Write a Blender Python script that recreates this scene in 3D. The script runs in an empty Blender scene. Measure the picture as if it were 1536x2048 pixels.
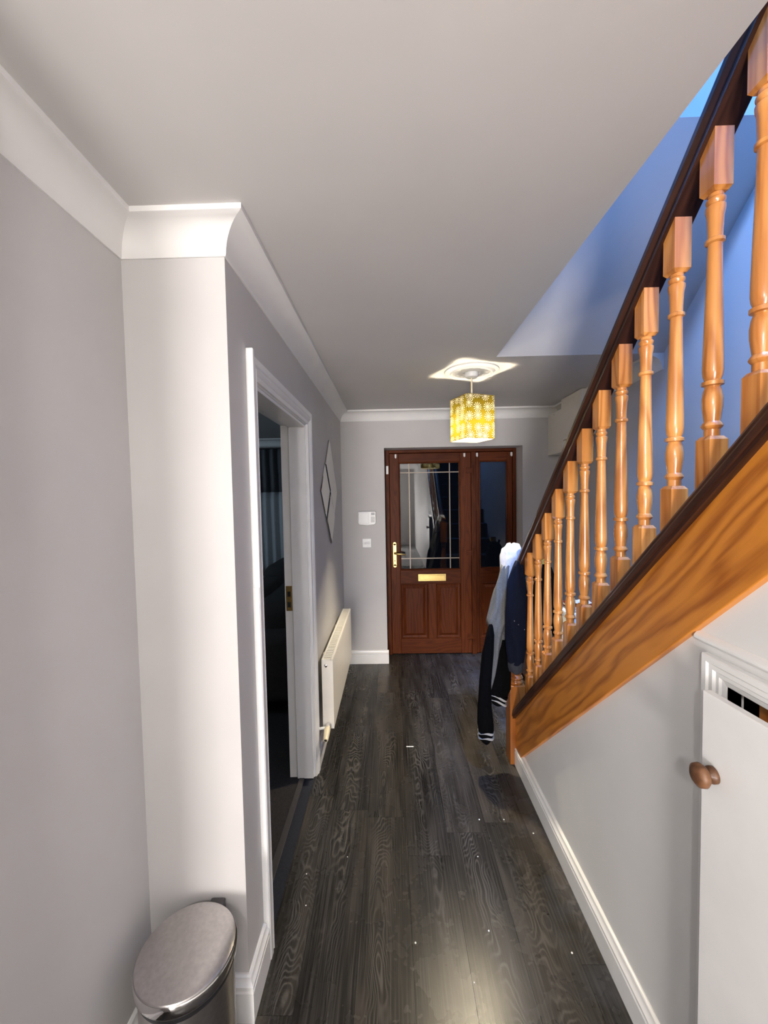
import bpy, bmesh, math, random
from mathutils import Matrix, Vector
random.seed(7)
S = bpy.context.scene
COL = S.collection
PI = math.pi

# ------------------------------------------------------------------ camera
CAM_Z = 1.6
cd = bpy.data.cameras.new('camera')
cd.sensor_fit = 'VERTICAL'; cd.sensor_height = 36.0; cd.sensor_width = 27.0
cd.lens = 36.0 * 800.0 / 2048.0
cd.clip_start = 0.02; cd.clip_end = 60
cam = bpy.data.objects.new('camera', cd); COL.objects.link(cam)
R0 = (0.99968817, 0.0174503, -0.01786191)
R1 = (-0.01708969, -0.04344213, -0.99890977)
R2 = (-0.01820724, 0.99890353, -0.04313037)
cam.matrix_world = Matrix(((R0[0], -R1[0], -R2[0], 0), (R0[1], -R1[1], -R2[1], 0),
                           (R0[2], -R1[2], -R2[2], CAM_Z), (0, 0, 0, 1)))
S.camera = cam

# ------------------------------------------------------------------ world, exposure
W = bpy.data.worlds.new('night'); S.world = W; W.use_nodes = True
W.node_tree.nodes['Background'].inputs[0].default_value = (0.010, 0.014, 0.024, 1)
W.node_tree.nodes['Background'].inputs[1].default_value = 0.25
vs = S.view_settings
vs.view_transform = 'Standard'; vs.look = 'None'; vs.gamma = 1.0; vs.exposure = 0.06
vs.use_curve_mapping = False

# large lights
def area(name, loc, target, size, power, color, sy=None):
    l = bpy.data.lights.new(name, 'AREA'); l.energy = power; l.color = color
    l.shape = 'RECTANGLE'; l.size = size; l.size_y = sy or size
    o = bpy.data.objects.new(name, l); COL.objects.link(o); o.location = loc
    d = Vector(target) - Vector(loc)
    o.rotation_euler = d.to_track_quat('-Z', 'Y').to_euler()
    return o
# blue light upstairs: a lamp over the landing above the stairs and one lighting the front landing ceiling
area('upstairs_landing_light', (1.0, 0.22, 4.70), (1.12, 0.9, 2.0), 0.35, 310, (0.22, 0.44, 1.0))
area('upstairs_front_light', (0.8, 3.30, 3.25), (0.85, 3.2, 5.0), 0.6, 5, (0.10, 0.50, 1.0))
# dim evening light in the living room
area('living_room_light', (-3.3, 2.6, 2.2), (-1.6, 5.3, 1.5), 0.6, 17.0, (0.62, 0.82, 1.0))
# unseen fill behind the camera, added to lift the ceiling and far hall
area('rear_fill_light', (-0.72, -4.45, 0.98), (0.0, 2.0, 3.3), 0.9, 375, (1.0, 0.94, 0.91), 1.75)

# ------------------------------------------------------------------ node helpers
class NT:
    def __init__(s, m):
        m.use_nodes = True; s.t = m.node_tree; s.t.nodes.clear()
    def n(s, typ, **kw):
        o = s.t.nodes.new(typ)
        for k, v in kw.items():
            if k.startswith('i_'):
                key = k[2:]
                o.inputs[int(key) if key.isdigit() else key.replace('_', ' ')].default_value = v
            else: setattr(o, k, v)
        return o
    def l(s, a, ai, b, bi): s.t.links.new(a.outputs[ai], b.inputs[bi])
    def math(s, op, a, b=None, c=None, clamp=False):
        o = s.n('ShaderNodeMath', operation=op); o.use_clamp = clamp
        for i, v in enumerate((a, b, c)):
            if v is None: continue
            if isinstance(v, (int, float)): o.inputs[i].default_value = v
            else: s.t.links.new(v, o.inputs[i])
        return o.outputs[0]
    def ramp(s, fac, stops, interp='LINEAR'):
        o = s.n('ShaderNodeValToRGB'); o.color_ramp.interpolation = interp
        e = o.color_ramp.elements
        while len(e) < len(stops): e.new(0.5)
        for el, (p, c) in zip(e, stops):
            el.position = p; el.color = c if len(c) == 4 else (*c, 1)
        s.t.links.new(fac, o.inputs[0]); return o.outputs[0]
    def mix(s, fac, a, b, mode='MIX'):
        o = s.n('ShaderNodeMix', data_type='RGBA', blend_type=mode)
        for i, v in ((0, fac), (6, a), (7, b)):
            if isinstance(v, (int, float)): o.inputs[i].default_value = v
            elif isinstance(v, tuple): o.inputs[i].default_value = v if len(v) == 4 else (*v, 1)
            else: s.t.links.new(v, o.inputs[i])
        return o.outputs[2]
    def comb(s, x, y, z):
        o = s.n('ShaderNodeCombineXYZ')
        for i, v in enumerate((x, y, z)):
            if isinstance(v, (int, float)): o.inputs[i].default_value = v
            else: s.t.links.new(v, o.inputs[i])
        return o.outputs[0]
    def noise(s, vec, scale, detail=2, rough=0.5):
        o = s.n('ShaderNodeTexNoise', i_Scale=scale, i_Detail=detail, i_Roughness=rough)
        s.t.links.new(vec, o.inputs['Vector']); return o.outputs[0]
    def bump(s, h, strength, dist):
        o = s.n('ShaderNodeBump', i_Strength=strength, i_Distance=dist)
        s.t.links.new(h, o.inputs['Height']); return o.outputs[0]
    def pbr(s, color, rough, normal=None, metal=0.0, spec=0.5, **kw):
        p = s.n('ShaderNodeBsdfPrincipled')
        for k, v in (('Base Color', color), ('Roughness', rough), ('Metallic', metal), ('Specular IOR Level', spec)):
            if isinstance(v, (int, float)): p.inputs[k].default_value = v
            elif isinstance(v, tuple): p.inputs[k].default_value = (*v, 1) if len(v) == 3 else v
            else: s.t.links.new(v, p.inputs[k])
        for k, v in kw.items(): p.inputs[k.replace('_', ' ')].default_value = v
        if normal is not None: s.t.links.new(normal, p.inputs['Normal'])
        o = s.n('ShaderNodeOutputMaterial'); s.l(p, 0, o, 0); return p

MATS = {}
def simple(name, color, rough, metal=0.0, spec=0.5, nscale=30, var=0.06, bump=0.05, bdist=0.002, **kw):
    m = bpy.data.materials.new(name); t = NT(m); MATS[name] = m
    tc = t.n('ShaderNodeTexCoord').outputs['Object']
    n = t.noise(tc, nscale, 4)
    c2 = tuple(max(0, c * (1 - var)) for c in color); c1 = tuple(min(1, c * (1 + var)) for c in color)
    col = t.ramp(n, [(0.3, c2), (0.7, c1)])
    t.pbr(col, rough, t.bump(n, bump, bdist), metal, spec, **kw)
    return m
def wood(name, light, dark, axis=2, rough=0.3, freq=22, knots=True, spec=0.5, coat=0.4, warp=0.35, knotcol=None, rake=None):
    m = bpy.data.materials.new(name); t = NT(m); MATS[name] = m
    tc = t.n('ShaderNodeTexCoord').outputs['Object']
    sp = t.n('ShaderNodeSeparateXYZ'); t.t.links.new(tc, sp.inputs[0])
    ri = t.n('ShaderNodeObjectInfo').outputs['Random']
    off = t.math('MULTIPLY', ri, 31.0)
    a = [sp.outputs[i] for i in range(3)]
    if rake:
        c_, s_ = math.cos(rake), math.sin(rake)
        a = [a[0], t.math('SUBTRACT', t.math('MULTIPLY', a[1], c_), t.math('MULTIPLY', a[2], s_)), t.math('ADD', t.math('MULTIPLY', a[1], s_), t.math('MULTIPLY', a[2], c_))]
    k = [1.0, 1.0, 1.0]; k[axis] = 0.14
    v = t.comb(*[t.math('ADD', t.math('MULTIPLY', a[i], k[i]), off) for i in range(3)])
    w = t.noise(v, 7, 3)
    oth = [i for i in range(3) if i != axis]
    d = t.math('ADD', t.math('ADD', t.math('MULTIPLY', a[oth[0]], 1.0), t.math('MULTIPLY', a[oth[1]], 0.8)), t.math('MULTIPLY', w, warp))
    band = t.math('SINE', t.math('MULTIPLY', d, freq * 6.28))
    band = t.math('MULTIPLY_ADD', band, 0.5, 0.5)
    kf = [1.0, 1.0, 1.0]; kf[axis] = 0.03
    vf = t.comb(*[t.math('ADD', t.math('MULTIPLY', a[i], kf[i]), off) for i in range(3)])
    fine = t.noise(vf, 160, 3)
    f = t.math('ADD', t.math('MULTIPLY', band, 0.62), t.math('MULTIPLY', fine, 0.5))
    mid = tuple((x + y) / 2 for x, y in zip(light, dark))
    col = t.ramp(f, [(0.32, light), (0.72, mid), (0.98, dark)])
    big = t.noise(v, 3.0, 2)
    col = t.mix(t.math('MULTIPLY', big, 0.5), col, tuple(c * 0.8 for c in light), 'MULTIPLY') if False else col
    tint = t.ramp(ri, [(0.0, (0.80, 0.74, 0.66)), (1.0, (1.12, 1.12, 1.12))])
    col = t.mix(1.0, col, tint, 'MULTIPLY')
    if knots:
        kk = [1.0, 1.0, 1.0]; kk[axis] = 0.55
        vk = t.comb(*[t.math('ADD', t.math('MULTIPLY', a[i], kk[i]), off) for i in range(3)])
        vo = t.n('ShaderNodeTexVoronoi', i_Scale=4.5); t.t.links.new(vk, vo.inputs['Vector'])
        km = t.ramp(vo.outputs['Distance'], [(0.05, (1, 1, 1)), (0.10, (0, 0, 0))])
        col = t.mix(km, col, knotcol or (0.05, 0.015, 0.006))
    t.pbr(col, rough, t.bump(f, 0.06, 0.001), 0, spec, Coat_Weight=coat, Coat_Roughness=0.12)
    return m

WALL = simple('wall_paint', (0.560, 0.545, 0.535), 0.6, nscale=3, var=0.03, bump=0.03, spec=0.25)
BLUELIT = simple('blue_lit_wall', (0.17, 0.52, 0.80), 0.6, nscale=3, var=0.03, bump=0.03, spec=0.25)  # upstairs blue light put into this wall colour
WALL2 = simple('stair_wall_paint', (0.70, 0.695, 0.685), 0.55, nscale=3, var=0.03, bump=0.03, spec=0.25)
CEIL = simple('ceiling_paint', (0.62, 0.602, 0.585), 0.85, nscale=2, var=0.03, bump=0.02, spec=0.2)
TRIM = simple('trim_gloss_white', (0.80, 0.80, 0.79), 0.28, nscale=8, var=0.03, bump=0.05, bdist=0.001)
COVE = simple('cornice_white', (0.80, 0.79, 0.77), 0.7, nscale=6, var=0.02, bump=0.02, spec=0.2)
PINE = wood('varnished_pine', (0.68, 0.295, 0.078), (0.42, 0.145, 0.030), 2, 0.25, 26)
PINEB = wood('pine_string_board', (0.64, 0.245, 0.034), (0.33, 0.095, 0.010), 1, 0.36, 17, warp=0.42, coat=0.12, rake=math.atan(0.92))
PINEN = wood('shaded_pine_newel', (0.31, 0.105, 0.021), (0.16, 0.045, 0.009), 2, 0.28, 20)  # newel's shade put into the colour, darker than the other pine
DARKW = wood('dark_rail_wood', (0.050, 0.018, 0.010), (0.022, 0.008, 0.005), 1, 0.42, 30, knots=False, coat=0.08, spec=0.3, rake=math.atan(0.92))
SAPH = wood('sapele_rail', (0.108, 0.026, 0.006), (0.066, 0.014, 0.0035), 0, 0.5, 30, knots=False, coat=0.0, spec=0.14)
SAPV = wood('sapele_stile', (0.108, 0.026, 0.006), (0.066, 0.014, 0.0035), 2, 0.5, 30, knots=False, coat=0.0, spec=0.14)
OLDW = wood('turned_knob_wood', (0.155, 0.070, 0.030), (0.07, 0.028, 0.012), 0, 0.5, 30, knots=False, coat=0.05)
BRASS = simple('brass', (0.62, 0.46, 0.17), 0.38, 1.0, nscale=60, var=0.08)
OLDBR = simple('aged_brass', (0.38, 0.25, 0.09), 0.4, 1.0, nscale=60, var=0.2)
STEEL = simple('brushed_steel', (0.56, 0.53, 0.52), 0.30, 1.0, nscale=90, var=0.08, bump=0.04)
CHROME = simple('polished_steel', (0.75, 0.73, 0.72), 0.07, 1.0, nscale=40, var=0.04, bump=0.12)
BLACKP = simple('black_plastic', (0.012, 0.012, 0.013), 0.4, nscale=40)
DARKG = simple('dark_grey_plastic', (0.05, 0.045, 0.045), 0.4, nscale=40)
WHITEP = simple('white_plastic', (0.78, 0.78, 0.76), 0.35, nscale=40, var=0.02)
CREAM = simple('cream_plastic', (0.72, 0.62, 0.42), 0.4, nscale=40, var=0.05)
RADW = simple('radiator_enamel', (0.80, 0.76, 0.67), 0.35, nscale=20, var=0.02)
GREYP = simple('grey_plastic', (0.34, 0.34, 0.34), 0.4, nscale=40)
LEAD = simple('lead_strip', (0.20, 0.17, 0.14), 0.45, 0.6, nscale=60)
MIRROR = simple('mirror_glass', (0.50, 0.50, 0.485), 0.03, 1.0, nscale=5, var=0.01, bump=0.0)
BLACKF = simple('black_fabric', (0.0022, 0.0022, 0.0026), 0.95, nscale=160, var=0.3, bump=0.3, spec=0.05)
GREYF = simple('grey_marl_fabric', (0.115, 0.116, 0.115), 0.95, nscale=220, var=0.25, bump=0.3, spec=0.15)
HOODF = simple('pale_hood_fabric', (0.46, 0.46, 0.49), 0.9, nscale=120, var=0.06, bump=0.2, spec=0.2)
NAVYF = simple('navy_fabric', (0.0038, 0.0055, 0.0140), 0.9, nscale=160, var=0.25, bump=0.3, spec=0.1)
NAVYR = simple('navy_rib_fabric', (0.014, 0.017, 0.028), 0.8, nscale=260, var=0.3, bump=0.4)
STRIPE = simple('pale_stripe', (0.33, 0.33, 0.33), 0.9, nscale=200, var=0.1)
CARPET = simple('dark_stair_carpet', (0.030, 0.032, 0.040), 0.95, nscale=300, var=0.3, bump=0.4, spec=0.1)
LIVFLR = simple('living_room_carpet', (0.035, 0.032, 0.032), 0.95, nscale=200, var=0.3, bump=0.4, spec=0.1)
SOFAF = simple('dark_sofa_fabric', (0.030, 0.028, 0.028), 0.85, nscale=140, var=0.2, bump=0.3)
CURT1 = simple('charcoal_curtain', (0.10, 0.105, 0.115), 0.7, nscale=120, var=0.15, bump=0.1)
CURT2 = simple('silver_curtain', (0.52, 0.54, 0.56), 0.45, nscale=120, var=0.1, bump=0.1)
PAPER = simple('white_paper', (0.85, 0.85, 0.83), 0.7, nscale=30, var=0.02)
REDC = simple('red_card', (0.25, 0.03, 0.025), 0.6, nscale=30)
YELC = simple('yellow_card', (0.70, 0.48, 0.10), 0.6, nscale=30)
CABW = wood('cabinet_brown', (0.10, 0.05, 0.025), (0.05, 0.022, 0.012), 0, 0.4, 20, knots=False)
CAVIT = simple('outside_ground', (0.05, 0.05, 0.05), 0.9, nscale=10)

def floor_mat():
    m = bpy.data.materials.new('dark_oak_plank'); t = NT(m)
    tc = t.n('ShaderNodeTexCoord').outputs['Object']
    sp = t.n('ShaderNodeSeparateXYZ'); t.t.links.new(tc, sp.inputs[0])
    ri = t.n('ShaderNodeObjectInfo').outputs['Random']
    x, y = sp.outputs[0], sp.outputs[1]
    o1 = t.math('MULTIPLY', ri, 41.0); o2 = t.math('MULTIPLY', ri, 17.3)
    side = t.math('MULTIPLY_ADD', t.math('FRACT', o1), 0.06, -0.03)
    u = t.math('MULTIPLY', t.math('ADD', x, side), 11.0)
    wv = t.comb(t.math('ADD', t.math('MULTIPLY', x, 7.0), o1), t.math('ADD', t.math('MULTIPLY', y, 2.4), o2), o1)
    n1 = t.noise(wv, 1.0, 2.5)
    sgn = t.math('SIGN', t.math('SUBTRACT', t.math('FRACT', o2), 0.35))
    d = t.math('ADD', t.math('MULTIPLY', t.math('MULTIPLY', u, u), 0.42), t.math('MULTIPLY', n1, 1.5))
    d = t.math('ADD', d, t.math('MULTIPLY', t.math('MULTIPLY', y, 0.9), sgn))
    s = t.math('MULTIPLY_ADD', t.math('SINE', t.math('MULTIPLY', d, 105.0)), 0.5, 0.5)
    line = t.math('POWER', s, 3.0)
    mv = t.comb(t.math('ADD', t.math('MULTIPLY', x, 9.0), o2), t.math('ADD', t.math('MULTIPLY', y, 1.5), o1), 0.0)
    mask = t.ramp(t.noise(mv, 1.0, 2), [(0.42, (0, 0, 0)), (0.60, (1, 1, 1))])
    cmask = t.ramp(t.math('ABSOLUTE', u), [(0.30, (1, 1, 1)), (0.75, (0.1, 0.1, 0.1))])
    line = t.math('MULTIPLY', t.math('MULTIPLY', line, mask), cmask)
    fv = t.comb(t.math('ADD', t.math('MULTIPLY', x, 170.0), o1), t.math('ADD', t.math('MULTIPLY', y, 2.6), o2), 0.0)
    fine = t.noise(fv, 1.0, 4, 0.6)
    pv = t.comb(t.math('ADD', t.math('MULTIPLY', x, 9.0), o2), t.math('ADD', t.math('MULTIPLY', y, 1.6), o2), 3.0)
    patch = t.noise(pv, 1.3, 3)
    base = t.ramp(patch, [(0.28, (0.009, 0.0088, 0.0084)), (0.52, (0.024, 0.0222, 0.0205)), (0.74, (0.052, 0.046, 0.040))])
    tint = t.ramp(ri, [(0.0, (0.62, 0.62, 0.64)), (0.5, (1.0, 0.97, 0.93)), (1.0, (1.35, 1.25, 1.12))])
    base = t.mix(1.0, base, tint, 'MULTIPLY')
    base = t.mix(t.ramp(fine, [(0.46, (0, 0, 0)), (0.68, (0.55, 0.55, 0.55))]), base, (0.085, 0.078, 0.070))
    base = t.mix(t.math('MULTIPLY', line, 0.52), base, (0.135, 0.125, 0.112))
    # dust along the stair skirting and front door, with blue upstairs light painted in
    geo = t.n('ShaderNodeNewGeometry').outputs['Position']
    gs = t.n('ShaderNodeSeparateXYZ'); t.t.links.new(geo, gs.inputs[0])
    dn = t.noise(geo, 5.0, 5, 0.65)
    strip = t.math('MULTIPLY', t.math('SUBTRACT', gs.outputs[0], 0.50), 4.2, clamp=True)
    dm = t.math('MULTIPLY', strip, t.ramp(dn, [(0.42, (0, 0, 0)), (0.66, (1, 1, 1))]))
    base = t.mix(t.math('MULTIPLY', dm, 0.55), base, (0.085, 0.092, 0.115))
    bd = t.noise(geo, 2.3, 5, 0.7)
    base = t.mix(t.ramp(bd, [(0.60, (0, 0, 0)), (0.80, (0.4, 0.4, 0.4))]), base, (0.10, 0.095, 0.088))
    rip = t.math('ADD', t.math('MULTIPLY', fine, 0.7), t.math('MULTIPLY', line, 0.4))
    nr = t.bump(rip, 0.16, 0.0016)
    ro = t.math('MULTIPLY_ADD', bd, 0.20, 0.17)
    t.pbr(base, ro, nr, 0, 0.24)
    return m
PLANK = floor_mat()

def shade_mat():
    m = bpy.data.materials.new('daisy_shade'); t = NT(m)
    uv = t.n('ShaderNodeTexCoord').outputs['UV']
    vo = t.n('ShaderNodeTexVoronoi', voronoi_dimensions='2D', i_Scale=1.0, i_Randomness=0.45)
    sc = t.n('ShaderNodeVectorMath', operation='SCALE'); sc.inputs['Scale'].default_value = 16.0
    t.t.links.new(uv, sc.inputs[0]); t.l(sc, 0, vo, 'Vector')
    df = t.n('ShaderNodeVectorMath', operation='SUBTRACT')
    t.l(sc, 0, df, 0); t.l(vo, 'Position', df, 1)
    sp = t.n('ShaderNodeSeparateXYZ'); t.l(df, 0, sp, 0)
    ang = t.math('ARCTAN2', sp.outputs[1], sp.outputs[0])
    r = vo.outputs['Distance']
    pet = t.math('COSINE', t.math('MULTIPLY', ang, 12.0))
    pet = t.math('GREATER_THAN', pet, 0.05)
    inside = t.math('LESS_THAN', r, 0.47)
    core = t.math('LESS_THAN', r, 0.15)
    ring = t.math('GREATER_THAN', r, 0.42)
    mk = t.math('MAXIMUM', t.math('MULTIPLY', pet, inside), core)
    col = t.mix(mk, (0.130, 0.098, 0.006), (0.94, 0.91, 0.76))
    a = t.n('ShaderNodeBsdfTranslucent'); b = t.n('ShaderNodeBsdfDiffuse')
    t.t.links.new(col, a.inputs[0]); t.t.links.new(col, b.inputs[0])
    mx = t.n('ShaderNodeMixShader', i_0=0.12); t.l(a, 0, mx, 1); t.l(b, 0, mx, 2)
    o = t.n('ShaderNodeOutputMaterial'); t.l(mx, 0, o, 0)
    return m
SHADE = shade_mat()
def liner_mat():
    m = bpy.data.materials.new('white_shade_liner'); t = NT(m)
    n = t.noise(t.n('ShaderNodeTexCoord').outputs['Object'], 300, 2)
    c = t.ramp(n, [(0.3, (0.86, 0.84, 0.80)), (0.7, (0.92, 0.90, 0.86))])
    a = t.n('ShaderNodeBsdfTranslucent'); b = t.n('ShaderNodeBsdfDiffuse')
    t.t.links.new(c, a.inputs[0]); t.t.links.new(c, b.inputs[0])
    mx = t.n('ShaderNodeMixShader', i_0=0.5); t.l(a, 0, mx, 1); t.l(b, 0, mx, 2)
    o = t.n('ShaderNodeOutputMaterial'); t.l(mx, 0, o, 0)
    return m
LINER = liner_mat()
def emis(name, col, s):
    m = bpy.data.materials.new(name); t = NT(m)
    e = t.n('ShaderNodeEmission', i_0=(*col, 1), i_1=s); o = t.n('ShaderNodeOutputMaterial'); t.l(e, 0, o, 0); return m
BULB = emis('lit_warm_bulb', (1.0, 0.86, 0.62), 4300.0)
BULB2 = emis('lit_white_bulb', (1.0, 0.96, 0.92), 800.0)
def glass_mat(name, tint, fac):
    m = bpy.data.materials.new(name); t = NT(m)
    tr = t.n('ShaderNodeBsdfTransparent', i_0=(*tint, 1))
    gl = t.n('ShaderNodeBsdfGlossy'); gl.inputs['Roughness'].default_value = 0.0
    n = t.noise(t.n('ShaderNodeTexCoord').outputs['Object'], 2.0, 1)
    t.t.links.new(t.bump(n, 0.12, 0.004), gl.inputs['Normal'])
    fr = t.n('ShaderNodeFresnel', i_IOR=1.52)
    f = t.math('MULTIPLY_ADD', fr.outputs[0], 1.0, fac, clamp=True)
    mx = t.n('ShaderNodeMixShader'); t.t.links.new(f, mx.inputs[0]); t.l(tr, 0, mx, 1); t.l(gl, 0, mx, 2)
    o = t.n('ShaderNodeOutputMaterial'); t.l(mx, 0, o, 0)
    return m
GLASS = glass_mat('double_glazing', (0.75, 0.78, 0.80), 0.03)

# ------------------------------------------------------------------ mesh helpers
class MB:
    def __init__(s): s.v = []; s.f = []
    def add(s, vs, fs):
        b = len(s.v); s.v += [tuple(v) for v in vs]; s.f += [tuple(i + b for i in f) for f in fs]; return s
    def box(s, x0, x1, y0, y1, z0, z1):
        v = [(x, y, z) for x in (x0, x1) for y in (y0, y1) for z in (z0, z1)]
        return s.add(v, [(0, 1, 3, 2), (4, 6, 7, 5), (0, 4, 5, 1), (2, 3, 7, 6), (0, 2, 6, 4), (1, 5, 7, 3)])
    def prism(s, poly, a, b, mp):
        n = len(poly)
        v = [mp(p[0], p[1], a) for p in poly] + [mp(p[0], p[1], b) for p in poly]
        f = [tuple(range(n))[::-1], tuple(range(n, 2 * n))] + [(i, (i + 1) % n, n + (i + 1) % n, n + i) for i in range(n)]
        return s.add(v, f)
    def lathe(s, prof, c=(0, 0, 0), seg=24, axis=2, cap=True):
        v = []; f = []
        for r, h in prof:
            for k in range(seg):
                a = 2 * PI * k / seg; p = (r * math.cos(a), r * math.sin(a))
                q = {2: (p[0], p[1], h), 1: (p[0], h, p[1]), 0: (h, p[0], p[1])}[axis]
                v.append((c[0] + q[0], c[1] + q[1], c[2] + q[2]))
        for i in range(len(prof) - 1):
            for k in range(seg):
                k2 = (k + 1) % seg; f.append((i * seg + k, i * seg + k2, (i + 1) * seg + k2, (i + 1) * seg + k))
        if cap:
            f.append(tuple(range(seg))[::-1]); f.append(tuple((len(prof) - 1) * seg + k for k in range(seg)))
        return s.add(v, f)
    def tube(s, pts, rad, seg=10):
        pts = [Vector(p) for p in pts]; rings = []
        for i, p in enumerate(pts):
            d = (pts[min(i + 1, len(pts) - 1)] - pts[max(i - 1, 0)]).normalized()
            u = d.orthogonal().normalized() if i == 0 else (rings[-1][1] - d * rings[-1][1].dot(d)).normalized()
            rings.append((p, u, d.cross(u), rad[i] if isinstance(rad, (list, tuple)) else rad))
        v = [p + (u * math.cos(2 * PI * k / seg) + w * math.sin(2 * PI * k / seg)) * r for p, u, w, r in rings for k in range(seg)]
        f = [(i * seg + k, i * seg + (k + 1) % seg, (i + 1) * seg + (k + 1) % seg, (i + 1) * seg + k) for i in range(len(rings) - 1) for k in range(seg)]
        f += [tuple(range(seg))[::-1], tuple((len(rings) - 1) * seg + k for k in range(seg))]
        return s.add(v, f)
    def rings(s, rings, cap=True):
        n = len(rings[0]); v = [p for r in rings for p in r]
        f = [(i * n + k, i * n + (k + 1) % n, (i + 1) * n + (k + 1) % n, (i + 1) * n + k) for i in range(len(rings) - 1) for k in range(n)]
        if cap: f += [tuple(range(n))[::-1], tuple((len(rings) - 1) * n + k for k in range(n))]
        return s.add(v, f)
YZ = lambda u, v, h: (h, u, v)     # prism in the y-z plane, extruded along x
XZ = lambda u, v, h: (u, h, v)
XY = lambda u, v, h: (u, v, h)

def fix_normals(me):
    b = bmesh.new(); b.from_mesh(me); bmesh.ops.recalc_face_normals(b, faces=b.faces); b.to_mesh(me); b.free()
def mesh(name, mb, mat, smooth=False):
    me = bpy.data.meshes.new(name); me.from_pydata(mb.v, [], mb.f); fix_normals(me)
    if mat: me.materials.append(mat)
    if smooth:
        for p in me.polygons: p.use_smooth = True
        me.set_sharp_from_angle(angle=math.radians(smooth if smooth > 1 else 40))
    return me
def link(name, me, parent=None, loc=None, bevel=0):
    o = bpy.data.objects.new(name, me); COL.objects.link(o)
    if loc is not None: o.location = loc
    if parent is not None:
        o.parent = parent
        root = Vector((0, 0, 0)); p = parent
        M = Matrix.Identity(4)
        chain = []
        while p is not None: chain.append(p); p = p.parent
        M = Matrix.Identity(4)
        for q in reversed(chain): M = M @ q.matrix_parent_inverse @ q.matrix_basis
        o.matrix_parent_inverse = M.inverted()
    if bevel:
        b = o.modifiers.new('bevel', 'BEVEL'); b.width = bevel; b.segments = 2; b.limit_method = 'ANGLE'
    return o
def obj(name, mb, mat, parent=None, smooth=False, bevel=0):
    return link(name, mesh(name, mb, mat, smooth), parent, None, bevel)
def thing(name, label, cat, loc=(0, 0, 0), group=None):
    o = bpy.data.objects.new(name, None); COL.objects.link(o); o.location = loc; o.empty_display_size = 0.05
    o['label'] = label; o['category'] = cat
    if group: o['group'] = group
    return o
def tag(o, label, cat, group=None):
    o['label'] = label; o['category'] = cat
    if group: o['group'] = group
    return o
def struct(o, label, cat):
    o['kind'] = 'structure'; o['label'] = label; o['category'] = cat; return o

def mitre_rings(path, prof, side, mp):
    """profile (offset from path, height) swept along a 2-D polyline with mitred corners"""
    P = [Vector(p) for p in path]; out = []
    for i, p in enumerate(P):
        dirs = []
        if i > 0: dirs.append((P[i] - P[i - 1]).normalized())
        if i < len(P) - 1: dirs.append((P[i + 1] - P[i]).normalized())
        ns = [Vector((-d.y, d.x)) * side for d in dirs]
        if len(ns) == 2:
            b = (ns[0] + ns[1]).normalized(); b = b / max(0.2, b.dot(ns[0]))
        else: b = ns[0]
        out.append([mp((p + b * o).x, (p + b * o).y, h) for o, h in prof])
    return out

# ------------------------------------------------------------------ dimensions of the place
XLN, XL, XR = -0.76, -0.462, 1.56       # near left wall, hall left wall, stair wall
XW = 0.722                              # wall under the stairs
YP, YF, YB = 1.16, 3.744, -4.6          # pillar face, front wall, back wall
ZC, ZU, ZT = 2.375, 2.62, 5.6           # hall ceiling, upstairs floor, upstairs ceiling
XE, YH = 0.614, 2.33                    # stair opening edges
DY0, DY1, DZ = 1.38, 2.205, 1.99        # living-room doorway
FX0, FX1, FZ = -0.058, 1.224, 2.034     # front-door opening
SL = 0.92                               # stair pitch

# ------------------------------------------------------------------ setting
# floor with planks
fl = obj('floor', MB().box(-2.6, XR + .14, YB, 4.2, -0.12, -0.0045), CARPET)
struct(fl, 'dark grey oak-look plank floor of the hallway', 'floor')
PW = 0.19; cache = {}
def plank(x0, x1, y0, y1):
    w, l = x1 - x0 - 0.0002, y1 - y0 - 0.0002
    if w < 0.012 or l < 0.02: return
    k = (round(w, 3), round(l, 3))
    if k not in cache:
        b = MB(); e = 0.0004; a, c = w / 2, l / 2
        v = [(-a, -c, 0), (a, -c, 0), (a, c, 0), (-a, c, 0), (-a + e, -c + e, 0.0045), (a - e, -c + e, 0.0045), (a - e, c - e, 0.0045), (-a + e, c - e, 0.0045)]
        b.add(v, [(3, 2, 1, 0), (4, 5, 6, 7), (0, 1, 5, 4), (1, 2, 6, 5), (2, 3, 7, 6), (3, 0, 4, 7)])
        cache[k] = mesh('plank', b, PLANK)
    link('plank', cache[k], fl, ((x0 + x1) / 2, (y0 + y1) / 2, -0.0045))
joint = {0: 1.965, 3: 1.828}
for c in range(-3, 10):
    x0 = -0.331 + PW * c; x1 = x0 + PW
    lo, hi = max(x0, XLN), min(x1, XR)
    if hi - lo < 0.01: continue
    j = joint.get(c, random.uniform(0, 1.25)); ys = [j + 1.25 * k for k in range(-4, 5)]
    for a, b in zip(ys[:-1], ys[1:]):
        a, b = max(a, -1.0), min(b, 3.98)
        if b - a < 0.03: continue
        if lo >= XW - 0.01:
            if b > 2.45: plank(lo, hi, max(a, 2.45), b if hi <= FX1 else min(b, YF))
        elif hi > XW:
            if a < 2.40: plank(lo, XW - .002, a, min(b, 2.40))
            if b > 2.40: plank(lo, hi, max(a, 2.40), b)
        elif hi <= XL + 0.03 or lo < XL:
            # part of the column runs behind the pillar line
            if a < YP: plank(lo, hi, a, min(b, YP))
            if b > YP and hi > XL: plank(max(lo, XL), hi, max(a, YP), min(b, YF))
        elif lo < FX0:
            plank(lo, hi, a, min(b, YF)) if hi <= FX0 + .02 else plank(lo, hi, a, b)
        else: plank(lo, hi, a, b)

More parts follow.
